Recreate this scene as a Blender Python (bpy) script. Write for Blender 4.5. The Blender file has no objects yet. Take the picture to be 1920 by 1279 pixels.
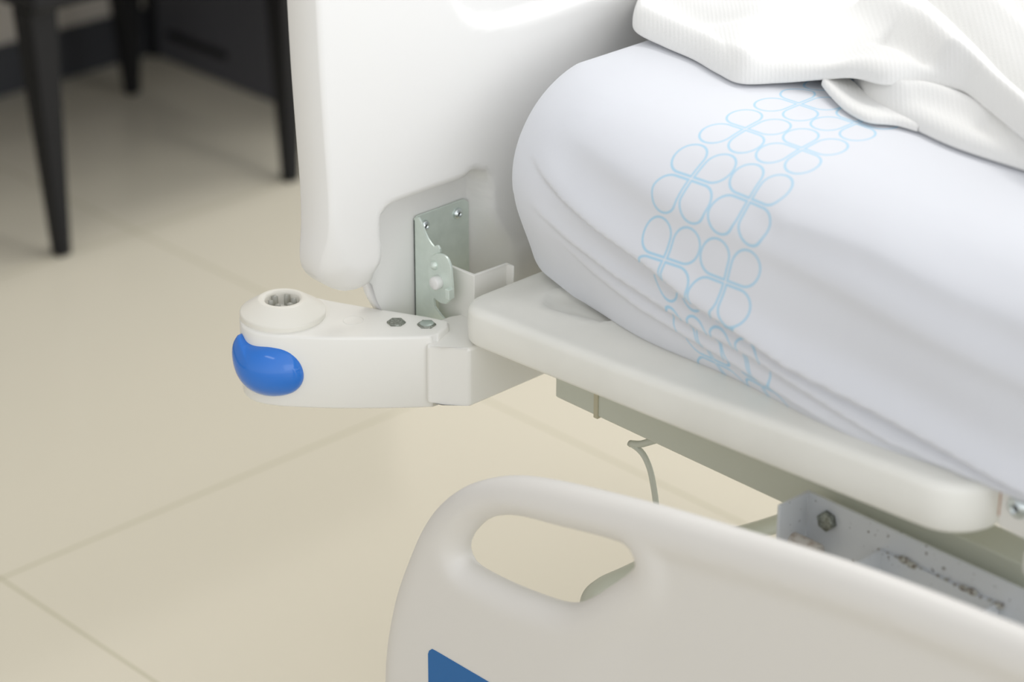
import bpy, bmesh, math, random
import numpy as np
from mathutils import Vector, Matrix
from mathutils.geometry import delaunay_2d_cdt

random.seed(4)
S = bpy.context.scene
COL = S.collection

# ------------------------------------------------------------------ camera
CH = 1.691                      # eye height of a standing photographer
FPX = 4744.0                    # focal length, pixels of a 1920 px frame (89 mm on full frame)
RW = np.array([[0.69239778, -0.31470921, 0.64926376],
               [0.72151143, 0.29880843, -0.6246077],
               [0.00256431, 0.90092821, 0.43396058]])   # rows: world axes seen from the camera
cd = bpy.data.cameras.new('camera'); cam = bpy.data.objects.new('camera', cd); COL.objects.link(cam)
m4 = Matrix.Identity(4)
for i in range(3):
    for j in range(3):
        m4[i][j] = float(RW[i, j])
m4[2][3] = CH
cam.matrix_world = m4
cd.sensor_width = 36; cd.lens = FPX / 1920 * 36
cd.clip_start = .05; cd.clip_end = 60
cd.dof.use_dof = True; cd.dof.focus_distance = 2.50; cd.dof.aperture_fstop = 3.0
S.camera = cam

# ------------------------------------------------------------------ light
W = bpy.data.worlds.new('room_light'); S.world = W; W.use_nodes = True
wb = W.node_tree.nodes['Background']; wb.inputs[0].default_value = (.97, .98, 1.0, 1); wb.inputs[1].default_value = .80
# room light: dimmer ceiling, gradient added to brighten the +X and +Y sides
_n = W.node_tree; _tc = _n.nodes.new('ShaderNodeTexCoord'); _sp = _n.nodes.new('ShaderNodeSeparateXYZ'); _n.links.new(_tc.outputs['Generated'], _sp.inputs[0])
def _m(op, a, b):
    n = _n.nodes.new('ShaderNodeMath'); n.operation = op
    for i, v in enumerate((a, b)):
        if isinstance(v, (int, float)): n.inputs[i].default_value = v
        else: _n.links.new(v, n.inputs[i])
    return n.outputs[0]
_f = _m('ADD', _m('MULTIPLY', _sp.outputs[0], .36), .98)
_f = _m('SUBTRACT', _f, _m('MULTIPLY', _m('ABSOLUTE', _sp.outputs[2], 0), .40))
_f = _m('ADD', _f, _m('MULTIPLY', _sp.outputs[1], .22))
_f = _m('MULTIPLY', _f, 1.10)
_n.links.new(_f, wb.inputs[1])


def lamp(name, loc, size, power, col=(1, 1, 1), rot=(0, 0, 0)):
    l = bpy.data.lights.new(name, 'AREA'); l.shape = 'RECTANGLE'; l.size, l.size_y = size
    l.energy = power; l.color = col
    o = bpy.data.objects.new(name, l); o.location = loc; o.rotation_euler = rot; COL.objects.link(o)
    return o


def aim(frm, to):
    return (Vector(to) - Vector(frm)).to_track_quat('-Z', 'Y').to_euler()


lamp('ceiling_lamp', (-1.25, 2.8, 2.75), (1.2, .3), 12, (1, .98, .95))
lamp('ceiling_lamp', (-1.1, .2, 2.75), (1.2, .3), 3, (1, .98, .95))
lamp('ceiling_lamp', (-2.9, 2.9, 2.75), (.9, .3), 16, (1, .98, .94))
lamp('side_light', (.6, 4.7, 2.3), (3.0, 1.8), 10, (.96, .98, 1.0), aim((.6, 4.7, 2.3), (-1.6, 1.7, .7)))
lamp('side_light', (2.5, 1.2, 1.5), (2.4, 1.6), 9, (.95, .98, 1.0), aim((2.5, 1.2, 1.5), (-1.8, 1.7, .6)))  # unseen fill light, added from +X to brighten the footboard

vs = S.view_settings
vs.view_transform = 'Standard'; vs.look = 'None'; vs.gamma = 1; vs.use_curve_mapping = False; vs.exposure = 0.27
S.cycles.diffuse_bounces = 8; S.cycles.max_bounces = 14


# ------------------------------------------------------------------ helpers
def at(x, y, ax, val):
    """point of the place seen at (x, y) of the frame on the plane axis=val"""
    r = RW @ np.array([x - 960.0, -(y - 639.5), -FPX])
    i = 'xyz'.index(ax); c = (0, 0, CH)
    t = (val - c[i]) / r[i]
    return np.array(c) + r * t


def ats(pts, ax, val):
    return np.array([at(p[0], p[1], ax, val) for p in pts])


def tag(o, label=None, cat=None, group=None, kind=None):
    if label: o['label'] = label
    if cat: o['category'] = cat
    if group: o['group'] = group
    if kind: o['kind'] = kind
    return o


def empty(name, loc, label, cat):
    o = bpy.data.objects.new(name, None); o.location = loc; COL.objects.link(o); o.empty_display_size = .1
    return tag(o, label, cat)


def mesh(name, verts, faces, mat, parent=None, smooth=True, wn=False):
    me = bpy.data.meshes.new(name)
    me.from_pydata([tuple(map(float, v)) for v in verts], [], [tuple(int(i) for i in f) for f in faces])
    me.validate(); me.update()
    return link(name, me, mat, parent, smooth, wn)


def link(name, me, mat, parent=None, smooth=True, wn=False):
    o = bpy.data.objects.new(name, me); COL.objects.link(o)
    if mat: me.materials.append(mat)
    if smooth:
        me.polygons.foreach_set('use_smooth', [True] * len(me.polygons))
    if parent:
        o.parent = parent
        if parent.type == 'EMPTY':
            o.matrix_parent_inverse = Matrix.Translation(-Vector(parent.location))
    if wn:
        m = o.modifiers.new('wn', 'WEIGHTED_NORMAL'); m.keep_sharp = False; m.weight = 80
    return o


def frombm(name, bm, mat, parent=None, smooth=True, wn=True):
    bmesh.ops.recalc_face_normals(bm, faces=bm.faces[:])
    me = bpy.data.meshes.new(name); bm.to_mesh(me); bm.free()
    return link(name, me, mat, parent, smooth, wn)


def bm_prism(bm, loop0, vec, bevel=.002, seg=3):
    """closed loop of 3D points swept along vec, edges rounded"""
    n = len(loop0); v = Vector([float(a) for a in vec])
    a = [bm.verts.new([float(q) for q in p]) for p in loop0]
    b = [bm.verts.new(Vector([float(q) for q in p]) + v) for p in loop0]
    fs = [bm.faces.new(a), bm.faces.new(b[::-1])]
    for i in range(n):
        fs.append(bm.faces.new((a[i], b[i], b[(i + 1) % n], a[(i + 1) % n])))
    if bevel:
        es = list({e for f in fs[:2] for e in f.edges})
        for i in range(n):      # upright edges only where the outline turns sharply
            p, q, r = a[i - 1].co, a[i].co, a[(i + 1) % n].co
            if (q - p).angle(r - q, 0) > .6:
                es += [e for e in a[i].link_edges if e.other_vert(a[i]) is b[i]]
        bmesh.ops.bevel(bm, geom=es, offset=bevel, segments=seg, profile=.5, affect='EDGES', clamp_overlap=True)


def prism(name, loop0, vec, mat, parent=None, bevel=.002, seg=3):
    bm = bmesh.new(); bm_prism(bm, loop0, vec, bevel, seg)
    return frombm(name, bm, mat, parent)


def box(name, lo, hi, mat, parent=None, bevel=.003, seg=3):
    l = [(lo[0], lo[1], lo[2]), (hi[0], lo[1], lo[2]), (hi[0], hi[1], lo[2]), (lo[0], hi[1], lo[2])]
    return prism(name, l, (0, 0, hi[2] - lo[2]), mat, parent, bevel, seg)


def lathe(name, prof, org, axis, mat, parent=None, n=48, wn=False):
    """prof: (radius, height) pairs, turned about axis"""
    ax = Vector(axis).normalized(); u = ax.orthogonal().normalized(); w = ax.cross(u)
    vs_, fs = [], []
    for r, h in prof:
        for k in range(n):
            t = 2 * math.pi * k / n
            vs_.append(Vector(org) + ax * h + (u * math.cos(t) + w * math.sin(t)) * r)
    for i in range(len(prof) - 1):
        for k in range(n):
            fs.append((i * n + k, i * n + (k + 1) % n, (i + 1) * n + (k + 1) % n, (i + 1) * n + k))
    return mesh(name, vs_, fs, mat, parent, True, wn)


def smoothline(pts, step, closed=False):
    """Catmull-Rom through pts, resampled at about `step`"""
    P = np.array(pts, float); n = len(P); out = []
    rng = range(n if closed else n - 1)
    for i in rng:
        if closed:
            p0, p1, p2, p3 = P[i - 1], P[i], P[(i + 1) % n], P[(i + 2) % n]
        else:
            p1, p2 = P[i], P[i + 1]
            p0 = P[i - 1] if i > 0 else 2 * p1 - p2
            p3 = P[i + 2] if i + 2 < n else 2 * p2 - p1
        L = np.linalg.norm(p2 - p1)
        # centripetal
        d1 = max(np.linalg.norm(p1 - p0), 1e-6) ** .5; d2 = max(L, 1e-6) ** .5; d3 = max(np.linalg.norm(p3 - p2), 1e-6) ** .5
        m1 = (p1 - p0) / d1 ** 2 * 0 + (p2 - p1) - 0
        t0, t1 = 0, d1; t2 = t1 + d2; t3 = t2 + d3
        k = max(1, int(round(L / step)))
        for j in range(k):
            t = t1 + (t2 - t1) * j / k
            A1 = (t1 - t) / (t1 - t0) * p0 + (t - t0) / (t1 - t0) * p1
            A2 = (t2 - t) / (t2 - t1) * p1 + (t - t1) / (t2 - t1) * p2
            A3 = (t3 - t) / (t3 - t2) * p2 + (t - t2) / (t3 - t2) * p3
            B1 = (t2 - t) / (t2 - t0) * A1 + (t - t0) / (t2 - t0) * A2
            B2 = (t3 - t) / (t3 - t1) * A2 + (t - t1) / (t3 - t1) * A3
            out.append((t2 - t) / (t2 - t1) * B1 + (t - t1) / (t2 - t1) * B2)
    if not closed: out.append(P[-1])
    return np.array(out)


def tube(name, pts, r, mat, parent=None, n=14, step=.004, flat=1.0):
    L = smoothline(pts, step)
    vs_, fs = [], []
    up = Vector((0.1, .2, 1)).normalized()
    N = len(L)
    for i, p in enumerate(L):
        t = Vector(L[min(i + 1, N - 1)] - L[max(i - 1, 0)]).normalized()
        u = t.cross(up); u.normalize(); w = t.cross(u)
        for k in range(n):
            a = 2 * math.pi * k / n
            vs_.append(Vector(p) + u * math.cos(a) * r + w * math.sin(a) * r * flat)
    for i in range(N - 1):
        for k in range(n):
            fs.append((i * n + k, i * n + (k + 1) % n, (i + 1) * n + (k + 1) % n, (i + 1) * n + k))
    fs.append(tuple(range(n))[::-1]); fs.append(tuple((N - 1) * n + k for k in range(n)))
    return mesh(name, vs_, fs, mat, parent)


def segdist(P, poly, closed=True):
    """distance of every point in P to a polyline"""
    A = np.array(poly); B = np.roll(A, -1, 0)
    if not closed: A, B = A[:-1], B[:-1]
    out = np.full(len(P), 1e9)
    for a, b in zip(A, B):
        ab = b - a; L = (ab @ ab) or 1e-12
        t = np.clip(((P - a) @ ab) / L, 0, 1)
        d = np.hypot(*(P - a - t[:, None] * ab).T)
        out = np.minimum(out, d)
    return out


def inside(P, poly):
    x, y = P.T; A = np.array(poly); B = np.roll(A, -1, 0); c = np.zeros(len(P), bool)
    for (x1, y1), (x2, y2) in zip(A, B):
        if y1 == y2: continue
        h = ((y1 > y) != (y2 > y)) & (x < (x2 - x1) * (y - y1) / (y2 - y1) + x1)
        c ^= h
    return c


def area2(p):
    q = np.roll(p, -1, 0); return float((p[:, 0] * q[:, 1] - q[:, 0] * p[:, 1]).sum())


def sst(e0, e1, x):
    t = np.clip((x - e0) / (e1 - e0), 0, 1); return t * t * (3 - 2 * t)


def slab(outline, holes, rings, grid, hfront, hback, to3d):
    """moulded panel: 2D outline with holes, front and back relief as functions of (points, distance to edge)"""
    loops = [np.array(outline)] + [np.array(h) for h in holes]
    for i, l in enumerate(loops):
        if (area2(l) > 0) != (i == 0): loops[i] = l[::-1]
    pts = []; edges = []
    for l in loops:
        k = len(pts); n = len(l)
        pts += l.tolist(); edges += [(k + j, k + (j + 1) % n) for j in range(n)]
    nb = len(pts)
    allp = []
    for l in loops:
        t = np.roll(l, -1, 0) - np.roll(l, 1, 0); t /= np.linalg.norm(t, axis=1)[:, None]
        nrm = np.stack([-t[:, 1], t[:, 0]], 1)
        for r in rings:
            q = l + nrm * r
            allp.append((q, r))
    def dist(P):
        d = np.full(len(P), 1e9)
        for l in loops: d = np.minimum(d, segdist(P, l))
        return d
    def ins(P):
        c = inside(P, loops[0])
        for l in loops[1:]: c &= ~inside(P, l)
        return c
    keep = []
    for q, r in allp:
        ok = ins(q) & (dist(q) > r * .93)
        keep.append(q[ok])
    lo = loops[0].min(0); hi = loops[0].max(0)
    gx, gy = np.meshgrid(np.arange(lo[0], hi[0], grid), np.arange(lo[1], hi[1], grid)); gx[1::2] += grid / 2
    G = np.stack([gx.ravel(), gy.ravel()], 1); G = G[ins(G)]; G = G[dist(G) > rings[-1] + grid * .4]
    keep.append(G)
    pts = np.vstack([np.array(pts)] + keep)
    ov, oe, of, a, b, c = delaunay_2d_cdt([Vector(p) for p in pts.tolist()], edges, [], 0, 1e-7)
    V = np.array([(v.x, v.y) for v in ov]); F = np.array([f for f in of if len(f) == 3])
    cen = V[F].mean(1); F = F[ins(cen)]
    d = dist(V); bd = d < 1e-5
    hf = np.where(bd, 0, hfront(V, d)); hb = np.where(bd, 0, hback(V, d))
    n = len(V)
    idb = np.where(bd, np.arange(n), np.arange(n) + n)
    verts = np.vstack([to3d(V, hf), to3d(V, hb)])
    faces = np.vstack([F, idb[F][:, ::-1]])
    used = np.unique(faces); mp = np.full(2 * n, -1); mp[used] = np.arange(len(used))
    return verts[used], mp[faces]


def rnd(d, R):
    return np.sqrt(np.clip(1 - (1 - np.clip(d / R, 0, 1)) ** 2, 0, 1))


# ------------------------------------------------------------------ materials
def mat(name, col, rough=.4, metal=0, coat=0, noise=None, bump=None, spec=.5):
    m = bpy.data.materials.new(name); m.use_nodes = True; nt = m.node_tree; b = nt.nodes['Principled BSDF']
    b.inputs['Base Color'].default_value = (*col, 1); b.inputs['Roughness'].default_value = rough
    b.inputs['Metallic'].default_value = metal; b.inputs['Coat Weight'].default_value = coat
    b.inputs['Specular IOR Level'].default_value = spec
    tc = nt.nodes.new('ShaderNodeTexCoord')
    if noise:      # (scale, colour2, lo, hi)
        n = nt.nodes.new('ShaderNodeTexNoise'); n.inputs['Scale'].default_value = noise[0]; n.inputs['Detail'].default_value = 5
        nt.links.new(tc.outputs['Object'], n.inputs['Vector'])
        r = nt.nodes.new('ShaderNodeValToRGB'); r.color_ramp.elements[0].position = noise[2]; r.color_ramp.elements[1].position = noise[3]
        r.color_ramp.elements[0].color = (*col, 1); r.color_ramp.elements[1].color = (*noise[1], 1)
        nt.links.new(n.outputs['Fac'], r.inputs['Fac']); nt.links.new(r.outputs[0], b.inputs['Base Color'])
    if bump:       # (scale, strength)
        n = nt.nodes.new('ShaderNodeTexNoise'); n.inputs['Scale'].default_value = bump[0]; n.inputs['Detail'].default_value = 3
        nt.links.new(tc.outputs['Object'], n.inputs['Vector'])
        u = nt.nodes.new('ShaderNodeBump'); u.inputs['Strength'].default_value = bump[1]; u.inputs['Distance'].default_value = .001
        nt.links.new(n.outputs['Fac'], u.inputs['Height']); nt.links.new(u.outputs[0], b.inputs['Normal'])
    return m


M = {}
M['board'] = mat('white_moulded_plastic', (.80, .795, .775), .33, bump=(60, .05))
M['deck'] = mat('ivory_moulded_plastic', (.85, .845, .79), .38, noise=(3, (.74, .735, .68), .4, .6))
M['rail'] = mat('warm_grey_plastic', (.75, .73, .69), .42, bump=(220, .03))
M['paint'] = mat('white_powder_coat', (.80, .79, .745), .3, bump=(400, .04))
M['cap'] = mat('cream_cap_plastic', (.76, .74, .67), .38)
M['socket'] = mat('grey_socket_plastic', (.42, .42, .38), .5)
M['blue'] = mat('glossy_blue_rubber', (.018, .17, .62), .14, coat=.2)
M['frame'] = mat('sage_grey_paint', (.56, .58, .50), .4)
M['zinc'] = mat('zinc_plated_steel', (.74, .82, .76), .36, metal=.4, noise=(60, (.66, .74, .68), .35, .7), bump=(300, .1))
M['chrome'] = mat('bright_zinc', (.68, .74, .74), .2, metal=1)
M['steel'] = mat('grey_green_steel', (.42, .48, .44), .35, metal=.5)
M['dark_recess'] = mat('dark_hole', (.03, .03, .03), .6)
M['bolt'] = mat('dull_bolt_steel', (.36, .38, .34), .4, metal=.8, noise=(500, (.2, .21, .18), .4, .6))
M['silver'] = mat('spattered_silver_paint', (.64, .67, .71), .34, metal=.15, noise=(190, (.10, .08, .07), .66, .74))
M['rusty'] = mat('worn_white_pin', (.55, .52, .48), .6, noise=(90, (.34, .27, .22), .52, .72))
M['weld'] = mat('weld_bead', (.42, .42, .38), .5, noise=(300, (.14, .11, .09), .45, .6))
M['rust'] = mat('rust_edge', (.45, .20, .09), .8, noise=(300, (.6, .45, .35), .4, .7))
M['sticker'] = mat('blue_label', (.008, .13, .38), .5)
M['black'] = mat('black_lacquer', (.008, .008, .009), .45, spec=.25)
M['char'] = mat('charcoal_laminate', (.075, .075, .085), .5)
M['base'] = mat('charcoal_skirting', (.035, .037, .043), .45)
M['wall'] = mat('beige_wall_paint', (.50, .46, .40), .7)
M['tie'] = mat('clear_tape', (.50, .47, .34), .3)


def floor_mat():
    m = bpy.data.materials.new('polished_cream_tiles'); m.use_nodes = True; nt = m.node_tree; b = nt.nodes['Principled BSDF']
    g = nt.nodes.new('ShaderNodeNewGeometry'); s = nt.nodes.new('ShaderNodeSeparateXYZ'); nt.links.new(g.outputs['Position'], s.inputs[0])
    def mth(op, a, c=None):
        n = nt.nodes.new('ShaderNodeMath'); n.operation = op
        for i, v in enumerate((a, c)):
            if v is None: continue
            if isinstance(v, (int, float)): n.inputs[i].default_value = v
            else: nt.links.new(v, n.inputs[i])
        return n.outputs[0]
    def line(sock, off):
        f = mth('FRACT', mth('DIVIDE', mth('SUBTRACT', sock, off - 8), .8))
        return mth('MULTIPLY', mth('MINIMUM', f, mth('SUBTRACT', 1, f)), .8)
    d = mth('MINIMUM', line(s.outputs[0], -2.475), line(s.outputs[1], 1.4685))
    gr = mth('LESS_THAN', d, .0022)
    n = nt.nodes.new('ShaderNodeTexNoise'); n.inputs['Scale'].default_value = 2.2; n.inputs['Detail'].default_value = 4
    nt.links.new(g.outputs['Position'], n.inputs['Vector'])
    r = nt.nodes.new('ShaderNodeValToRGB'); r.color_ramp.elements[0].color = (.60, .56, .45, 1); r.color_ramp.elements[1].color = (.63, .585, .475, 1)
    nt.links.new(n.outputs['Fac'], r.inputs[0])
    mx = nt.nodes.new('ShaderNodeMix'); mx.data_type = 'RGBA'
    nt.links.new(gr, mx.inputs['Factor']); nt.links.new(r.outputs[0], mx.inputs['A']); mx.inputs['B'].default_value = (.46, .43, .31, 1)
    nt.links.new(mx.outputs['Result'], b.inputs['Base Color'])
    b.inputs['Roughness'].default_value = .13
    b.inputs['Specular IOR Level'].default_value = .55
    return m


M['floor'] = floor_mat()


def sheet_mat():
    """white sheet with a printed band of blue four-petal outlines; UV in metres, u along the bed, v around the mattress"""
    m = bpy.data.materials.new('printed_sheet_cotton'); m.use_nodes = True; nt = m.node_tree; b = nt.nodes['Principled BSDF']
    uv = nt.nodes.new('ShaderNodeUVMap'); uv.uv_map = 'UVMap'
    s = nt.nodes.new('ShaderNodeSeparateXYZ'); nt.links.new(uv.outputs[0], s.inputs[0])
    def mth(op, a, c=None):
        n = nt.nodes.new('ShaderNodeMath'); n.operation = op
        for i, v in enumerate((a, c)):
            if v is None: continue
            if isinstance(v, (int, float)): n.inputs[i].default_value = v
            else: nt.links.new(v, n.inputs[i])
        return n.outputs[0]
    PU, PV, r = .069, .077, .0158
    U0 = -1.434; V0 = SHEET_V0
    cu = mth('DIVIDE', mth('SUBTRACT', s.outputs[0], U0 - PU / 2), PU)         # 0..2 across the band
    fu = mth('MULTIPLY', mth('ABSOLUTE', mth('SUBTRACT', mth('FRACT', cu), .5)), PU)
    cv = mth('DIVIDE', mth('SUBTRACT', s.outputs[1], V0 - PV / 2 - PV * 40), PV)
    fv = mth('MULTIPLY', mth('ABSOLUTE', mth('SUBTRACT', mth('FRACT', cv), .5)), PV)
    qx = mth('SUBTRACT', fu, r + .0018); qy = mth('DIVIDE', mth('SUBTRACT', fv, r * 1.08 + .0018), 1.08)
    ln = mth('SQRT', mth('ADD', mth('MULTIPLY', qx, qx), mth('MULTIPLY', qy, qy)))
    bxd = mth('MAXIMUM', mth('ABSOLUTE', qx), mth('ABSOLUTE', qy))
    corner = mth('MULTIPLY', mth('LESS_THAN', qx, 0), mth('LESS_THAN', qy, 0))
    mixd = mth('ADD', mth('MULTIPLY', bxd, corner), mth('MULTIPLY', ln, mth('SUBTRACT', 1, corner)))
    dd = mth('ABSOLUTE', mth('SUBTRACT', mixd, r))
    ss = nt.nodes.new('ShaderNodeMapRange'); ss.interpolation_type = 'SMOOTHSTEP'
    nt.links.new(dd, ss.inputs['Value']); ss.inputs['From Min'].default_value = .0007; ss.inputs['From Max'].default_value = .0014
    ss.inputs['To Min'].default_value = 1; ss.inputs['To Max'].default_value = 0
    band = mth('MULTIPLY', mth('GREATER_THAN', cu, 0), mth('LESS_THAN', cu, 2))
    f = mth('MULTIPLY', ss.outputs[0], band)
    n = nt.nodes.new('ShaderNodeTexNoise'); n.inputs['Scale'].default_value = 14; n.inputs['Detail'].default_value = 6
    tc = nt.nodes.new('ShaderNodeTexCoord'); nt.links.new(tc.outputs['Object'], n.inputs['Vector'])
    mx = nt.nodes.new('ShaderNodeMix'); mx.data_type = 'RGBA'
    nt.links.new(mth('MULTIPLY', f, .85), mx.inputs['Factor'])
    mx.inputs['A'].default_value = (.69, .705, .745, 1); mx.inputs['B'].default_value = (.34, .59, .76, 1)
    nt.links.new(mx.outputs['Result'], b.inputs['Base Color'])
    b.inputs['Roughness'].default_value = .75; b.inputs['Sheen Weight'].default_value = .15
    u = nt.nodes.new('ShaderNodeBump'); u.inputs['Strength'].default_value = .25; u.inputs['Distance'].default_value = .004
    nt.links.new(n.outputs['Fac'], u.inputs['Height']); nt.links.new(u.outputs[0], b.inputs['Normal'])
    return m


def blanket_mat():
    m = bpy.data.materials.new('white_ribbed_towelling'); m.use_nodes = True; nt = m.node_tree; b = nt.nodes['Principled BSDF']
    b.inputs['Base Color'].default_value = (.77, .768, .75, 1); b.inputs['Roughness'].default_value = .9
    b.inputs['Sheen Weight'].default_value = .3
    uv = nt.nodes.new('ShaderNodeUVMap'); uv.uv_map = 'UVMap'
    w = nt.nodes.new('ShaderNodeTexWave'); w.inputs['Scale'].default_value = 110; w.inputs['Distortion'].default_value = 1.5
    w.inputs['Detail'].default_value = 2; w.inputs['Detail Scale'].default_value = 3; w.bands_direction = 'DIAGONAL'
    nt.links.new(uv.outputs[0], w.inputs['Vector'])
    n = nt.nodes.new('ShaderNodeTexNoise'); n.inputs['Scale'].default_value = 500
    nt.links.new(uv.outputs[0], n.inputs['Vector'])
    ad = nt.nodes.new('ShaderNodeMath'); ad.operation = 'ADD'; nt.links.new(w.outputs['Fac'], ad.inputs[0]); nt.links.new(n.outputs['Fac'], ad.inputs[1])
    u = nt.nodes.new('ShaderNodeBump'); u.inputs['Strength'].default_value = .22; u.inputs['Distance'].default_value = .0008
    nt.links.new(ad.outputs[0], u.inputs['Height']); nt.links.new(u.outputs[0], b.inputs['Normal'])
    return m


# ------------------------------------------------------------------ setting
def struct(name, lo, hi, m):
    return tag(box(name, lo, hi, m, None, 0), kind='structure')


struct('floor', (-4.2, -2.5, -.05), (2.6, 5.2, 0), M['floor'])
struct('wall_left', (-4.2, -2.5, 0), (-4.0, 5.2, 2.8), M['wall'])
struct('baseboard_left', (-4.0, -2.5, 0), (-3.988, 2.82, .098), M['base'])

# charcoal desk: side panel standing on the tiles, top above the frame
desk = empty('desk', (-3.6, 2.3, 0), 'charcoal desk with side panel down to the tiles, behind black stool', 'desk')
box('side_panel', (-3.988, 2.83, 0), (-3.30, 2.86, .72), M['char'], desk, .002)
box('desk_top', (-3.988, 1.15, .72), (-3.26, 2.86, .75), M['char'], desk, .003)
box('edge_strip', (-3.988, 2.818, 0), (-3.966, 2.8295, .72), M['black'], desk, .002)
box('dark_slot', (-3.93, 2.826, .050), (-3.74, 2.8299, .066), M['black'], desk, .002)  # thin black strip set on the panel face

# black chair: four tapered legs
stool = empty('stool', (-3.55, 2.38, 0), 'black wooden stool with slim tapered legs beside charcoal desk', 'stool')


def leg(x, y, parent, r1=.026, lx=0., ly=0.):
    bm = bmesh.new()
    r0, h = .0125, .43
    a = [bm.verts.new((x + sx * r0, y + sy * r0, 0)) for sx, sy in ((-1, -1), (1, -1), (1, 1), (-1, 1))]
    b = [bm.verts.new((x + lx + sx * r1, y + ly + sy * r1, h)) for sx, sy in ((-1, -1), (1, -1), (1, 1), (-1, 1))]
    bm.faces.new(a[::-1]); bm.faces.new(b)
    for i in range(4): bm.faces.new((a[i], a[(i + 1) % 4], b[(i + 1) % 4], b[i]))
    bmesh.ops.bevel(bm, geom=bm.edges[:], offset=.003, segments=2, affect='EDGES')
    return frombm('leg', bm, M['black'], parent)


for a_ in ((-3.282, 2.122, stool, .0265, -.007, -.009), (-3.83, 2.665, stool, .036, -.004, -.003), (-3.275, 2.604, stool, .026, 0, 0), (-3.83, 2.125, stool, .026, 0, 0)):
    leg(*a_)
box('seat', (-3.87, 2.08, .43), (-3.24, 2.70, .47), M['black'], stool, .01)

# ------------------------------------------------------------------ hospital bed
bed = empty('hospital_bed', (-1.0, 1.95, 0), 'white hospital bed with moulded footboard, lowered side rail and blue corner bumper', 'hospital bed')

# ---- footboard
XB = -1.775
fo = [(521, -250, -1.796), (528, -120, -1.796), (535, 0, -1.796), (542, 120, -1.796), (551, 240, -1.796), (562, 350, -1.794), (571, 430, -1.788), (577, 480, -1.781),
      (588, 512, XB), (611, 535, XB), (640, 544, XB), (668, 537, XB), (688, 524, XB), (698, 535, XB), (705, 560, XB), (722, 590, XB), (735, 604, XB)]
fo = np.array([at(a, b, 'x', c)[1:] for a, b, c in fo])
fo = np.vstack([fo, [(1.60, .553), (1.64, .548), (2.30, .548), (2.36, .56), (2.40, .66), (2.42, .85), (2.42, 1.00), (2.38, 1.10), (2.25, 1.14), (1.65, 1.14), (1.50, 1.13), (1.42, 1.09)]])
fo = smoothline(fo, .008, True)
rec = ats([(716, 640), (712, 560), (708, 510), (713, 470), (710, 430), (712, 402), (728, 384), (765, 368), (850, 338), (893, 323), (908, 330)], 'x', XB + .02)[:, 1:]
yr = rec[-1][0]
rec = np.vstack([rec, [(yr + .004, .69), (yr + .004, .64), (yr + .012, .58), (yr + .03, .50), (yr + .04, .45), (1.5, .45)]])
rec = smoothline(rec, .006, True)
top = smoothline(ats([(800, -90), (838, -20), (858, 20), (885, 40), (930, 42), (1000, 25), (1100, -8), (1250, -60), (1200, -160), (900, -160)], 'x', XB + .02)[:, 1:], .01, True)


def fb_front(V, d):
    rr_ = .007 + .027 * sst(.73, .655, V[:, 1]) * sst(1.62, 1.56, V[:, 0])
    base = .025 - rr_ * .74 * (1 - rnd(d, rr_))
    dr = segdist(V, rec); ir = inside(V, rec)
    sd = np.where(ir, -dr, dr)
    wide = sst(yr - .02, yr + .01, V[:, 0]) * sst(.685, .62, V[:, 1])   # softer wall on the right
    prof = sst(-.012 + .009 * sst(yr - .035, yr - .02, V[:, 0]), .003 + .036 * wide, sd)
    inner = -.007
    h = inner + (base - inner) * prof
    h = np.minimum(h, base)
    dt = segdist(V, top); it = inside(V, top); st = np.where(it, dt, -dt)
    h = h - .010 * sst(-.002, .006, st)
    return h


def fb_back(V, d):
    return -.025 + .010 * (1 - rnd(d, .010))


v, f = slab(fo, [], [.0006, .002, .0045, .008, .012, .017, .024], .006, fb_front, fb_back,
            lambda V, h: np.stack([XB + h, V[:, 0], V[:, 1]], 1))
footboard = mesh('footboard', v, f, M['board'], bed)

# ---- latch on the footboard
XP = -1.781
pl = ats([(775, 411), (780, 404), (868, 372), (876, 378)], 'x', XP)
pl = [(XP, p[1], p[2]) for p in pl] + [(XP, pl[3][1] + .001, .50), (XP, pl[0][1], .50)]
plate = prism('latch_plate', pl, (.0025, 0, 0), M['zinc'], footboard, .0006, 2)
YF = float(pl[0][1])
fl = [(776, 409), (784, 407), (790, 418), (792, 425), (796, 437), (801, 447), (807, 457), (813, 464), (817, 460), (821, 461), (824, 467), (824, 476),
      (830, 481), (834, 490), (836, 540), (822, 556), (812, 560), (814, 576), (826, 592), (840, 606), (846, 640)]
fl3 = ats(fl, 'y', YF); x0 = XP
L = [(p[0], YF, p[2]) for p in fl3] + [(x0, YF, .50), (x0, YF, float(pl[0][2]))]
prism('latch_flange', L, (0, .0025, 0), M['zinc'], footboard, .0005, 2)
lv = ats([(813, 478), (823, 476), (836, 482), (844, 497), (846, 520), (848, 542), (846, 558), (836, 570), (826, 568), (815, 560), (806, 545), (803, 520), (804, 495)], 'y', YF - .003)
lv = smoothline(lv, .004, True)
lever = prism('latch_lever', lv, (0, .0028, 0), M['zinc'], footboard, .0005, 2)


def button(name, c, ax, r, h, m, parent, socket=True):
    prof = [(0, h)] + [(r * math.sin(t), h * math.cos(t)) for t in np.linspace(.1, math.pi / 2, 10)] + [(r, -.001), (0, -.001)]
    if socket: prof = [(0, h * .45), (r * .38, h * .45), (r * .42, h * .95)] + [(r * math.sin(t), h * math.cos(t)) for t in np.linspace(.5, math.pi / 2, 8)] + [(r, -.001), (0, -.001)]
    o = lathe(name, prof, c, ax, m, parent, 32)
    if socket:
        lathe('socket', [(0, h * .5), (r * .36, h * .5)], c, ax, M['dark_recess'], o, 6)
    return o


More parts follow.
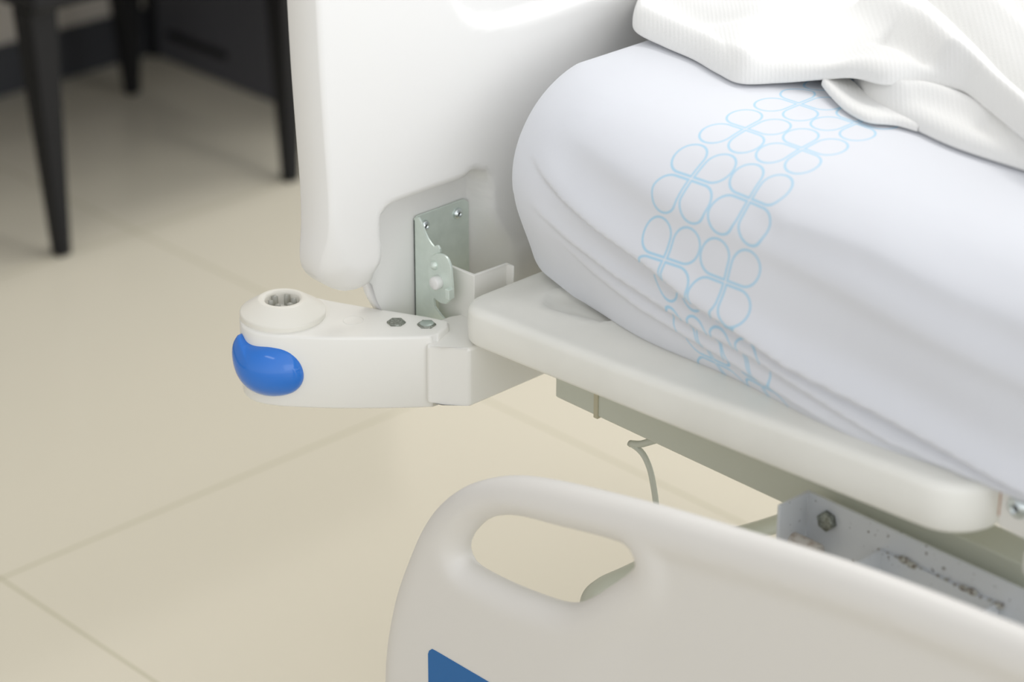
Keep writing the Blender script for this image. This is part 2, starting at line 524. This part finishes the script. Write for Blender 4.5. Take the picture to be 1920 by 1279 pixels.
for p in ((798, 424), (860, 401)):
    c = at(p[0], p[1], 'x', XP + .0045)
    button('screw', (XP + .0025, c[1], c[2]), (1, 0, 0), .0062, .0045, M['chrome'], footboard)
c = at(813, 498, 'y', YF - .004); button('rivet', (c[0], YF - .002, c[2]), (0, -1, 0), .0050, .0055, M['zinc'], footboard, False)
c = at(816, 531, 'y', YF - .008)
lathe('latch_pin', [(0, .008), (.0055, .008), (.007, .0065), (.007, 0), (0, 0)], (c[0], YF - .003, c[2]), (0, -1, 0), M['board'], footboard, 40, True)
c = at(850, 548, 'y', YF)
box('latch_tab', (c[0] - .004, YF - .008, c[2] - .006), (c[0] + .002, YF, c[2] + .005), M['zinc'], footboard, .0008)

# ---- cross beam with mitred end
bz0, bz1 = .528, .593
c0 = at(880, 655, 'z', bz1); cl = at(828, 648, 'z', bz1)
bx = float(c0[0]); by = float(c0[1])
bp = [(cl[0] - .0096, cl[1] - .0115), (cl[0], cl[1]), (bx, by), (bx, 2.38), (bx - .055, 2.38), (bx - .055, 1.605), (bx - .072, 1.575), (bx - .072, 1.545)]
prism('cross_beam', [(p[0], p[1], bz0) for p in bp], (0, 0, bz1 - bz0), M['paint'], bed, .0035, 3)

# ---- support plate (folded strip) standing on the cross beam
q0 = at(846, 508, 'z', .618); q0 = at(846, 508, 'y', YF + .012)
k1 = at(889, 518, 'y', YF + .012)          # fold
k2 = at(950, 497, 'x', k1[0]); k3 = at(958, 501, 'y', k2[1])
zt = float(k1[2]); t_ = .0028
fold = [(q0[0] - .02, k1[1]), (k1[0], k1[1]), (k1[0], k2[1]), (k3[0] + .003, k2[1])]
inner = [(q0[0] - .02, k1[1] + t_), (k1[0] - t_, k1[1] + t_), (k1[0] - t_, k2[1] + t_), (k3[0] + .003, k2[1] + t_)]
fl2 = fold + inner[::-1]
prism('support_plate', [(p[0], p[1], .57) for p in fl2], (0, 0, zt - .57), M['paint'], bed, .0012, 2)

# ---- bumper arm
az0, az1 = .52, .60
ap = ats([(449, 588), (449, 600), (455, 612), (473, 622), (510, 629), (560, 632), (620, 634), (700, 634), (770, 633), (818, 631)], 'z', az1)[:, :2]
ap = smoothline(ap, .004)
bk = ats([(846, 606), (838, 600), (800, 592), (700, 576), (620, 562), (575, 553), (520, 553), (472, 567)], 'z', az1)[:, :2]
loop = np.vstack([ap, bk[:2], smoothline(bk[2:], .005)])
def half(H, r):
    return lambda V, d: H - r * (1 - rnd(d, r))


def dense(l, step):
    o = []
    for i, p in enumerate(l):
        q = l[(i + 1) % len(l)]; n = max(1, int(math.dist(p, q) / step))
        for j in range(n): o.append((p[0] + (q[0] - p[0]) * j / n, p[1] + (q[1] - p[1]) * j / n))
    return np.array(o)


hz = (az1 - az0) / 2
v, f = slab(dense(loop, .004), [], [.0001, .0006, .0014, .0024, .0036, .006], .006, half(hz, .0036), lambda V, d: -half(hz, .0036)(V, d),
            lambda V, h: np.stack([V[:, 0], V[:, 1], az0 + hz + h], 1))
arm = mesh('bumper_arm', v, f, M['paint'], bed)
dc = (at(449, 590, 'z', az1) + at(612, 590, 'z', az1)) / 2
lathe('bumper_cap', [(.0435, -.004), (.0437, .0042), (.0435, .0052), (.0425, .0062), (.0422, .0064), (.0262, .0172), (.0256, .0175), (.0245, .0182), (.0240, .0183), (.0205, .0186), (.0200, .0185), (.0185, .0172), (.0175, .0160), (.0172, .006), (0, .006)],
      dc, (0, 0, 1), M['cap'], arm, 72)
bm = bmesh.new()
for k in range(6):          # notched socket inside the cap
    a0 = k * math.pi / 3
    c_, s_ = math.cos(a0), math.sin(a0)
    l = [(.0145, -.003), (.0145, .003), (.0095, .002), (.0095, -.002)]
    bm_prism(bm, [(dc[0] + c_ * p - s_ * q, dc[1] + s_ * p + c_ * q, dc[2] + .006) for p, q in l], (0, 0, .0105), 0)
frombm('cap_socket', bm, M['socket'], arm)
# blue roller
P1 = at(560, 632, 'z', az1); P2 = at(449, 600, 'z', az1) + np.array([.006, -.012, 0])
dv = (P2 - P1); dv[2] = 0; dv /= np.linalg.norm(dv)
nv = np.array([-dv[1], dv[0], 0.])
if nv @ np.array([.7, -.7, 0]) < 0: nv = -nv
def onplane(x, y, off=0):
    r = RW @ np.array([x - 960.0, -(y - 639.5), -FPX]); o = np.array([0, 0, CH])
    return o + r * (((P1 + nv * off - o) @ nv) / (r @ nv))
bo = [(449, 627), (464, 638), (487, 643), (514, 645), (537, 653), (556, 671), (567, 693), (568, 714), (556, 732), (532, 740), (500, 738), (470, 724), (449, 698), (438, 668), (438, 643)]
B3 = smoothline([onplane(*p) for p in bo], .0035, True)
bc = B3.mean(0) + np.array([0, 0, -.001])
ea = np.cross(nv, [0, 0, 1.]); 
def blend(p, r_):
    a_ = (p - bc) @ ea; b_ = (p - bc)[2]; t = math.atan2(b_ / .030, a_ / .036)
    e = bc + ea * .034 * math.cos(t) + np.array([0, 0, 1.]) * .029 * math.sin(t)
    w = r_ ** 6
    return p * w + e * (1 - w)
vs_, fs = [bc + nv * .026], []
nb = len(B3); rr = [math.sin(t) for t in np.linspace(0, math.pi / 2, 16)[1:]]
for r_ in rr:
    for p in B3: vs_.append(bc + (blend(p, r_) - bc) * r_ + nv * .026 * math.sqrt(max(0, 1 - r_ * r_)))
for r_ in rr[-2::-1]:
    for p in B3: vs_.append(bc + (p - bc) * r_ - nv * .020 * math.sqrt(max(0, 1 - r_ * r_)))
vs_.append(bc - nv * .020)
for k in range(nb): fs.append((0, 1 + k, 1 + (k + 1) % nb))
R_ = len(rr) * 2 - 1
for i in range(R_ - 1):
    for k in range(nb):
        fs.append((1 + i * nb + k, 1 + (i + 1) * nb + k, 1 + (i + 1) * nb + (k + 1) % nb, 1 + i * nb + (k + 1) % nb))
e_ = 1 + (R_ - 1) * nb
for k in range(nb): fs.append((e_ + k, len(vs_) - 1, e_ + (k + 1) % nb))
roller = mesh('bumper_roller', vs_, fs, M['blue'], arm)
roller['label'] = 'glossy blue bumper roller'
for p in ((743, 604), (800, 608)):
    c = at(p[0], p[1], 'z', az1 + .001)
    lathe('hex_bolt', [(0, .0012), (.0088, .0012), (.0096, .0004), (.0096, -.003)], c, (0, 0, 1), M['bolt'], arm, 6, True)
    if p[0] > 760: lathe('bolt_face', [(.0, .0018), (.0066, .0018), (.0072, .0012)], c, (0, 0, 1), M['steel'], arm, 32)
c = at(663, 601, 'z', az1)
lathe('embossed_ring', [(.0098, -.0002), (.0100, .0003), (.0108, .0003), (.011, -.0002)], c, (0, 0, 1), M['paint'], arm, 48)

# ---- deck panel (foot section), hinged up a little at its right end
D0 = np.array([-1.67, 1.54]); SL = .044
ol = [(-1.684, 2.30), (-1.684, 1.60)]
for t in np.linspace(0, 1, 9): a = math.pi + t * math.pi / 2; ol.append((-1.668 - .016 + .036 + .036 * math.cos(a), 1.538 + .036 + .036 * math.sin(a)))
for t in np.linspace(0, 1, 9): a = -math.pi / 2 + t * math.pi / 2; ol.append((-1.055 - .045 + .045 * math.cos(a), 1.538 + .045 + .045 * math.sin(a)))
ol += [(-1.055, 1.65), (-1.055, 2.30)]
# resample straight runs
o2 = []
for i, p in enumerate(ol):
    q = ol[(i + 1) % len(ol)]; n = max(1, int(math.dist(p, q) / .009))
    for j in range(n): o2.append((p[0] + (q[0] - p[0]) * j / n, p[1] + (q[1] - p[1]) * j / n))
dent = ats([(1062, 566), (1130, 590)], 'z', .64)[:, :2]


def dk_top(V, d):
    h = .041 + .006 * sst(-1.5, -1.1, V[:, 0])
    h = h * 0 + h - .0 
    r = .010
    hh = np.where(d < r, h - r * (1 - rnd(d, r)), h) + .003 * sst(.016, .05, d)
    dd = segdist(V, dent, False)
    hh = hh - .006 * sst(.024, .017, dd) + .0018 * np.exp(-((dd - .026) / .003) ** 2)
    return hh


def dk_bot(V, d):
    return np.where(d < .008, .008 * (1 - rnd(d, .008)), 0)


def deck3(V, h):
    return np.stack([V[:, 0], V[:, 1], .5945 + SL * (V[:, 0] - D0[0]) + h], 1)


# the panel's edge wall: boundary stands at mid height, so give the top/bottom their own first ring
v, f = slab(o2, [], [.0002, .0012, .003, .006, .010, .015, .022], .008, dk_top, dk_bot, deck3)
bnd = None
# boundary vertices (h = 0 means underside); lift them to half height
vz = v[:, 2] - (.5945 + SL * (v[:, 0] - D0[0]))
lo_ = np.abs(vz) < 1e-9
dist_o = segdist(v[:, :2], o2)
v[lo_ & (dist_o < 1e-5), 2] += .018
deck = mesh('deck_panel', v, f, M['deck'], bed)

# ---- long frame beam beneath, tape seam and hanging hook
bm = bmesh.new()
bxs = float(at(1040, 745, 'y', 1.62)[0]); bzb = float(at(1040, 745, 'y', 1.62)[2])
beam = box('long_beam', (bxs, 1.62, bzb), (-.25, 1.66, bzb + .05), M['frame'], bed, .003)
sx = at(1118, 780, 'y', 1.62)
box('tape_seam', (sx[0] - .003, 1.6185, bzb - .0015), (sx[0] + .003, 1.661, bzb + .051), M['tie'], beam, .0008)
hk = [at(*p, 'y', 1.63) for p in ((1290, 838), (1262, 828), (1232, 828), (1205, 832), (1186, 832), (1180, 831), (1192, 838), (1206, 852), (1218, 878), (1225, 910), (1230, 945), (1232, 990), (1228, 1040))]
tube('cable_hook', hk[5:], .0031, M['frame'], bed)
hb = [at(*p, 'y', 1.63) for p in ((1182, 832), (1200, 833), (1216, 829), (1240, 822))]
tube('hook_stem', hb, .0036, M['frame'], bed)
# lower cross member glimpsed through the handle hole and beside the bracket
lp = [at(*p, 'z', .36) for p in ((1105, 1150), (1112, 1118), (1135, 1098), (1170, 1082), (1240, 1050), (1330, 1020), (1450, 985), (1560, 945))]
tube('lower_bar', lp, .011, M['frame'], bed, 18, .006, .8)

# ---- rail bracket: channel with bolt, pin and inner bracket
YB = 1.60
xb0 = float(at(1515, 918, 'y', YB)[0]); zbt = .566
ch = [(xb0, YB - .043), (xb0 + .0035, YB - .043), (xb0 + .0035, YB - .0035), (-.6, YB - .0035), (-.6, YB), (xb0, YB)]
br = prism('rail_bracket', [(p[0], p[1], .44) for p in ch], (0, 0, zbt - .44), M['silver'], bed, .0012, 2)
br['label'] = 'silver painted channel bracket speckled with rust'
c = at(1548, 978, 'y', YB - .008)
lathe('hex_bolt', [(0, .0075), (.0078, .0075), (.0096, .0062), (.0096, 0), (0, 0)], (c[0], YB - .0035, c[2]), (0, -1, 0), M['bolt'], br, 6, True)
c = at(1492, 1014, 'y', YB - .022)
lathe('hinge_pin', [(0, -.016), (.0075, -.016), (.009, -.014), (.009, .026), (.0075, .028), (0, .028)], (c[0], YB - .022, c[2] - .002), (1, 0, 0), M['rusty'], br, 32, True)
xi0 = float(at(1648, 1030, 'y', YB - .006)[0]); xi1 = float(at(1872, 1128, 'y', YB - .006)[0]); zi = float(at(1648, 1030, 'y', YB - .006)[2])
ib = [(xi0, YB - .050), (xi0 + .003, YB - .050), (xi0 + .003, YB - .0065), (xi1 - .003, YB - .0065), (xi1 - .003, YB - .050), (xi1, YB - .050), (xi1, YB - .0036), (xi0, YB - .0036)]
ibr = prism('inner_bracket', [(p[0], p[1], .45) for p in ib], (0, 0, zi - .45), M['silver'], br, .0008, 2)
bm = bmesh.new()
for i in range(15):
    x = xi0 + (xi1 - xi0) * i / 14
    big = i in (3, 4, 10, 11, 14)
    bmesh.ops.create_icosphere(bm, subdivisions=2, radius=(.0036 if big else .0015) * random.uniform(.8, 1.2), matrix=Matrix.Translation((x, YB - .0055, zi + random.uniform(-.001, .001))) @ Matrix.Diagonal((1.6, .8, .8, 1)))
frombm('weld_bead', bm, M['weld'], ibr, wn=False)

# ---- hinge bracket with screw at the right end of the panel
hx = -1.0505
hl = [(hx, .628), (hx, .690), (hx + .12, .697), (hx + .12, .60), (hx + .035, .618), (hx + .030, .628)]
hg = prism('hinge_plate', [(p[0], 1.578, p[1]) for p in hl], (0, .004, 0), M['paint'], bed, .001, 2)
box('rust_edge', (hx - .0004, 1.5770, .638), (hx + .0010, 1.5782, .662), M['rust'], hg, .0005)
c = at(1902, 955, 'y', 1.572); button('screw', (c[0], 1.578, c[2]), (0, -1, 0), .0105, .007, M['chrome'], hg)
c = at(1930, 1020, 'y', 1.56)
box('hinge_arm', (c[0] - .004, 1.555, .606), (c[0] + .03, 1.577, .632), M['paint'], bed, .007, 4)

# ---- side rail, folded down
YR = 1.42
ro = ats([(734, 1330), (733, 1270), (735, 1220), (742, 1165), (755, 1105), (776, 1045), (802, 985), (832, 943), (872, 913), (920, 897), (972, 893),
          (1040, 902), (1140, 925), (1231, 948), (1300, 968), (1400, 998), (1452, 1013), (1580, 1053), (1682, 1089), (1920, 1181)], 'y', YR)[:, [0, 2]]
slp = (ro[-1] - ro[-2]) / np.linalg.norm(ro[-1] - ro[-2])
ro = np.vstack([ro, [ro[-1] + slp * .12, ro[-1] + slp * .22 + (0, -.01), (-.55, .70), (-.50, .60), (-.50, .40), (-.56, .25), (-.75, .20), (-1.2, .20), (-1.45, .20), (-1.57, .205), (-1.605, .235)]])
ro = smoothline(ro, .009, True)
rh = ats([(874, 1038), (879, 1015), (896, 991), (918, 973), (942, 965), (982, 965), (1060, 984), (1158, 1009), (1188, 1021), (1199, 1036), (1200, 1052), (1190, 1066),
          (1150, 1096), (1112, 1120), (1085, 1130), (1055, 1130), (995, 1111), (940, 1088), (896, 1065), (880, 1053)], 'y', YR)[:, [0, 2]]
rh = smoothline(rh, .005, True)


def rl_front(V, d):
    do = segdist(V, ro); dh = segdist(V, rh)
    h = .020 * np.minimum(rnd(do, .026), rnd(dh, .024))
    crease = sst(.028, .042, do)                     # raised rim around a lower field
    h = h - .0045 * crease * sst(.028, .05, dh) * sst(-1.40, -1.28, V[:, 0])
    return h


def rl_back(V, d):
    return -.018 * rnd(d, .022)


v, f = slab(ro, [rh], [.0005, .0016, .0034, .006, .0095, .014, .019, .025], .0075, rl_front, rl_back,
            lambda V, h: np.stack([V[:, 0], YR - h, V[:, 1]], 1))
rail = mesh('side_rail', v, f, M['rail'], bed)
rail['label'] = 'warm grey moulded side rail with hand hole'
ys = YR - .0202
st = ats([(803, 1226), (805, 1220), (810, 1217), (816, 1220)], 'y', ys)
zt_ = float(st[3][2]); xl = float(st[0][0])
st = [tuple(p) for p in st] + [(xl + .36, ys, zt_), (xl + .365, ys, zt_ - .005), (xl + .365, ys, zt_ - .11), (xl + .36, ys, zt_ - .115), (xl + .005, ys, zt_ - .115), (xl, ys, zt_ - .11)]
prism('label_sticker', [(p[0], ys - .0006, p[2]) for p in st], (0, .0012, 0), M['sticker'], rail, .0002, 1)['label'] = 'blue sticker on the rail'

# ---- castors and base far below, so that the bed stands on the floor
base_r = box('base_frame', (-1.15, 1.75, .20), (-.3, 2.15, .27), M['frame'], bed, .006)
for x, y in ((-1.05, 1.78), (-1.05, 2.12), (-.35, 1.78), (-.35, 2.12)):
    box('lift_column', (x - .03, y - .03, .05), (x + .03, y + .03, .21), M['frame'], bed, .006)
    lathe('castor', [(0, -.015), (.045, -.015), (.05, -.01), (.05, .01), (.045, .015), (0, .015)], (x, y, .05), (0, 1, 0), M['black'], bed, 32)
box('lift_column', (-.95, 1.88, .26), (-.80, 2.02, .60), M['frame'], bed, .006)

# ------------------------------------------------------------------ mattress
ZT = .858            # top of the mattress
XE, YN, CR = -1.712, 1.572, .115
# profile: (inset, height above deck underside line, arclength computed)
prof = []
prof += [(.040, .000), (.012, .001), (.004, .006), (.000, .018), (-.001, .036), (.0, .070), (.002, .100), (.008, .130), (.018, .155), (.034, .178), (.056, .195), (.085, .206), (.13, .213), (.20, .216), (.30, .217), (.50, .217), (.70, .217)]
PR = smoothline(prof, .003)
acc = np.concatenate([[0], np.cumsum(np.hypot(*np.diff(PR, axis=0).T))])
# arclength of the height of the first flower row
k0 = int(np.argmin(np.abs(PR[:, 1] - .180) + (PR[:, 0] > .1)))
SHEET_V0 = float(acc[k0])
M['sheet'] = sheet_mat()
cols = []
for t in np.linspace(0, .992, 110): cols.append(('L', t))
for t in np.linspace(0, 1, 60): cols.append(('C', t))
for t in np.linspace(.003, 1, 330): cols.append(('S', t))


def creases():
    """(polyline in (x, z), ridge height, width above, width below)"""
    out = []
    for pts, h, wa, wb in (
        ([(985, 300), (1060, 372), (1130, 425), (1240, 497), (1320, 560), (1400, 608), (1500, 672), (1700, 772), (1920, 892), (2100, 990)], .0085, .020, .0045),
        ([(1000, 385), (1070, 450), (1160, 515), (1250, 570), (1330, 615), (1420, 655), (1560, 735), (1700, 815), (1860, 890), (2000, 960)], .005, .011, .0035),
        ([(1040, 450), (1110, 515), (1200, 575), (1290, 625), (1370, 668), (1440, 705), (1600, 790)], .0035, .009, .0035),
        ([(1010, 240), (1100, 300), (1240, 380), (1400, 450), (1600, 545), (1920, 705), (2100, 790)], .003, .022, .020),
        ([(1300, 330), (1450, 420), (1600, 470), (1780, 560), (1920, 620), (2100, 700)], .0028, .016, .018),
    ):
        out.append((ats(pts, 'y', 1.582)[:, [0, 2]], h, wa, wb))
    return out


CRS = creases()
V, UV, NL = [], [], []
nk = len(PR)
for kind, s in cols:
    for k in range(nk):
        ins_, z = PR[k]
        ef = 1. if kind == 'L' else (1 - s if kind == 'C' else 0.)
        if z > .1: ins_ = ins_ * (1 - .6 * ef * (1 - sst(.08, .3, ins_)))
        R = max(CR - ins_ * .5, .05)
        cxy = np.array([XE + ins_ + R, YN + ins_ + R])
        if kind == 'L': p = np.array([XE + ins_, 2.30 + (cxy[1] - 2.30) * s]); nn = np.array([-1., 0])
        elif kind == 'S': p = np.array([cxy[0] + (-.30 - cxy[0]) * s, YN + ins_]); nn = np.array([0, -1.])
        else:
            a = math.pi + s * math.pi / 2; p = cxy + R * np.array([math.cos(a), math.sin(a)]); nn = np.array([math.cos(a), math.sin(a)])
        u = p[0]
        zz = z
        tz = z / .217
        nz = math.sin(math.pi * min(tz, 1))
        # lower edge tucks in at the corner
        tuck = math.exp(-((tz) / .35) ** 2) * .042 * math.exp(-(((u - (XE + .10)) / .13) ** 2))
        p = p - nn * tuck
        deckz = .634 + SL * (max(p[0], -1.668) - D0[0])
        wz = deckz + (ZT - .634 - 0) * tz if True else 0
        wz = deckz * (1 - tz) + (ZT) * tz
        wz += .010 * math.exp(-tz / .15) * math.exp(-((u - (XE + .05)) / .06) ** 2)
        p = p + np.array([0, -.014 * math.exp(-((p[0] + 1.16) / .13) ** 2) * math.exp(-tz / .2)]) + np.array([0, .012 * math.exp(-((p[0] + 1.40) / .10) ** 2) * math.exp(-tz / .15)])
        NL.append(nn)
        V.append([p[0], p[1], wz]); UV.append((u, acc[k]))
V = np.array(V); UV = np.array(UV); NN = []
# crease displacement
off = np.zeros(len(V))
sidew = sst(1.80, 1.66, V[:, 1])
for line, h, wa, wb in CRS:
    zl = np.interp(V[:, 0], line[:, 0], line[:, 1])
    fade = sst(line[0, 0] - .03, line[0, 0] + .12, V[:, 0]) * sst(line[-1, 0] + .03, line[-1, 0] - .05, V[:, 0])
    dz = V[:, 2] - zl
    g = np.where(dz > 0, np.exp(-(dz / wa) ** 2), -.55 * np.exp(-(dz / wb) ** 2) + 1.55 * np.exp(-(dz / (wb * .7)) ** 2))
    off += h * g * fade * 1.8
    # print follows the cloth as it is dragged along the crease
    drag = .010 * h / .0085 * sst(.006, -.006, dz) * fade
    UV[:, 0] -= drag
    UV[:, 1] += .6 * drag
    if h > .008: UV[:, 0] -= .042 * np.clip(-dz / .062, 0, 1) ** 1.3 * fade
NL = np.array(NL)
V[:, :2] += NL * (off * sidew * .9)[:, None]
V[:, 2] += off * sidew * .15
# gentle unevenness
V[:, 1] += .0015 * np.sin(V[:, 0] * 23 + V[:, 2] * 40) * sidew
F = []
nc = len(cols)
for i in range(nc - 1):
    for k in range(nk - 1):
        a = i * nk + k
        F.append((a, a + nk, a + nk + 1, a + 1))
# flat top out to the far side
Vl = V.tolist()
uvl = UV.tolist()
me_faces = F
mattress = mesh('mattress', Vl, me_faces, M['sheet'])
ul = mattress.data.uv_layers.new(name='UVMap')
uu = np.array(uvl)[np.array([l.vertex_index for l in mattress.data.loops])]
ul.data.foreach_set('uv', uu.ravel())
tag(mattress, 'mattress in fitted white sheet printed with blue petal outlines, on hospital bed', 'mattress')

# ------------------------------------------------------------------ blanket
M['blanket'] = blanket_mat()
BV, BF, BU = [], [], []


def ridge(P, pts, z, h, wl, wr):
    """fold running along a line; different widths on its two sides"""
    L = ats(pts, 'z', z)[:, :2]
    L = smoothline(L, .01)
    d = segdist(P, L, False)
    a, b = L[:-1], L[1:]
    mid = (a + b) / 2
    idx = np.argmin(((P[:, None, :] - mid[None]) ** 2).sum(2), 1)
    t = (b - a)[idx]; r = P - a[idx]
    side = t[:, 0] * r[:, 1] - t[:, 1] * r[:, 0]
    w = np.where(side > 0, wl, wr)
    ends = np.ones(len(P))
    return h * np.exp(-(d / w) ** 2) * ends


def cloth(near, far, zc, ridges, lift, edge_r, nu=200, nv=130, slope=.0, lift_fn=None):
    N3 = np.array([at(p[0], p[1], 'z', zc + (p[2] if len(p) > 2 else 0)) for p in near]); N3 = smoothline(N3, .003); N = N3[:, :2]; Fp = smoothline(ats(far, 'z', zc)[:, :2], .003)
    iu = np.linspace(0, 1, nu)
    Ni = np.stack([np.interp(iu * (len(N) - 1), range(len(N)), N[:, k]) for k in (0, 1)], 1)
    Fi = np.stack([np.interp(iu * (len(Fp) - 1), range(len(Fp)), Fp[:, k]) for k in (0, 1)], 1)
    Lz = np.interp(iu * (len(N) - 1), range(len(N)), N3[:, 2]) - zc
    vv = np.linspace(0, 1, nv) ** 1.6
    P = (Ni[:, None, :] * (1 - vv[None, :, None]) + Fi[:, None, :] * vv[None, :, None])
    D = np.linalg.norm(Fi - Ni, axis=1)[:, None] * vv[None, :]
    Q = P.reshape(-1, 2); d = D.ravel()
    z = zc + edge_r * 2 * rnd(d, edge_r * 2.2) + slope * d
    zr = np.zeros(len(Q))
    for r_ in ridges: zr += ridge(Q, r_[0], r_[1], *r_[2:])
    z = z + zr * sst(0, .022, d) + np.repeat(Lz, nv)
    if lift_fn is not None: z = z + lift_fn(np.repeat(iu, nv), d)
    z += .0025 * np.sin(Q[:, 0] * 31 + Q[:, 1] * 17) * sst(0, .05, d)
    base = len(BV)
    grid = np.column_stack([Q, z]).reshape(nu, nv, 3)
    # rolled lip beneath: three rows tucked under
    dirv = (Fi - Ni) / np.linalg.norm(Fi - Ni, axis=1)[:, None]
    lips = []
    for dd, zz in ((.030, -.0), (.010, -.0015), (.002, -.0005)):
        lips.append(np.column_stack([Ni + dirv * dd, grid[:, 0, 2] + zz + (.001 if dd > .02 else 0)]))
    G = np.concatenate([np.stack(lips, 1), grid], 1)
    n2 = G.shape[1]
    BV.extend(G.reshape(-1, 3).tolist())
    BU.extend(G.reshape(-1, 3)[:, :2].tolist())
    for i in range(nu - 1):
        for k in range(n2 - 1):
            a = base + i * n2 + k
            BF.append((a, a + n2, a + n2 + 1, a + 1))


zc = ZT + .002
# lower layer at the right
cloth([(1600, 158), (1622, 190), (1655, 215), (1700, 236), (1790, 277), (1920, 320), (2080, 372)],
      [(1640, 40), (1680, 30), (1720, 30), (1780, 30), (1860, 30), (2000, 60), (2300, 120)], zc,
      [([(1600, 150), (1640, 185), (1700, 225), (1790, 262), (1920, 300)], zc + .02, .008, .02, .02),
       ([(1620, 170), (1720, 175), (1820, 200), (1920, 260), (2050, 330)], zc + .02, .014, .022, .014),
       ([(1850, 230), (1960, 300), (2060, 340)], zc + .02, -.006, .012, .012)], 0, .008)
# tucked ribbon of the hem
cloth([(1540, 160, .006), (1556, 180, .004), (1590, 212, 0), (1630, 231, 0), (1680, 236, 0), (1720, 247, 0)],
      [(1570, 148), (1600, 170), (1635, 195), (1670, 208), (1710, 215), (1750, 225)], zc,
      [], 0, .0035, 90, 40)
# upper layer
cloth([(1232, -40), (1205, -2), (1186, 38), (1193, 61), (1245, 88), (1300, 112), (1345, 138), (1388, 157), (1460, 156, .002), (1540, 150, .010), (1600, 147, .022), (1660, 160, .026), (1730, 158, .028), (1800, 170, .030), (1850, 205, .028), (1920, 262, .026), (2050, 350, .02)],
      [(1300, -110), (1300, -110), (1310, -110), (1330, -110), (1370, -110), (1410, -110), (1450, -110), (1490, -110), (1560, -110), (1640, -110), (1710, -110), (1790, -110), (1870, -110), (1960, -110), (2080, -110), (2160, -110), (2300, -110)], zc,
      [([(1195, 30), (1290, 75), (1385, 125), (1396, 95), (1420, 40), (1470, -20)], zc + .02, .009, .030, .016),
       ([(1470, 150), (1560, 110), (1680, 60), (1700, -20)], zc + .03, -.006, .03, .03),
       ([(1560, 130), (1660, 150), (1740, 140), (1800, 150)], zc + .04, -.008, .008, .014),
       ([(1640, -40), (1700, 30), (1760, 90), (1830, 150), (1910, 215), (2040, 320)], zc + .05, .024, .020, .014),
       ([(1660, 60), (1720, 110), (1780, 150)], zc + .04, -.010, .012, .010),
       ([(1730, -60), (1790, 15), (1860, 85), (1935, 150), (2050, 240)], zc + .05, -.022, .014, .007),
       ([(1800, -60), (1850, 0), (1905, 50), (1975, 110), (2050, 180)], zc + .05, .016, .016, .016),
       ([(1870, -60), (1925, 10), (2000, 70)], zc + .05, -.012, .010, .010),
       ([(1250, -30), (1330, 10), (1420, 20)], zc + .03, -.006, .02, .02)], 0, .009, 360, 190)
blanket = mesh('blanket', BV, BF, M['blanket'])
ul = blanket.data.uv_layers.new(name='UVMap')
uu = np.array(BU)[np.array([l.vertex_index for l in blanket.data.loops])]
ul.data.foreach_set('uv', uu.ravel())
tag(blanket, 'crumpled white towelling blanket lying on the mattress', 'blanket')
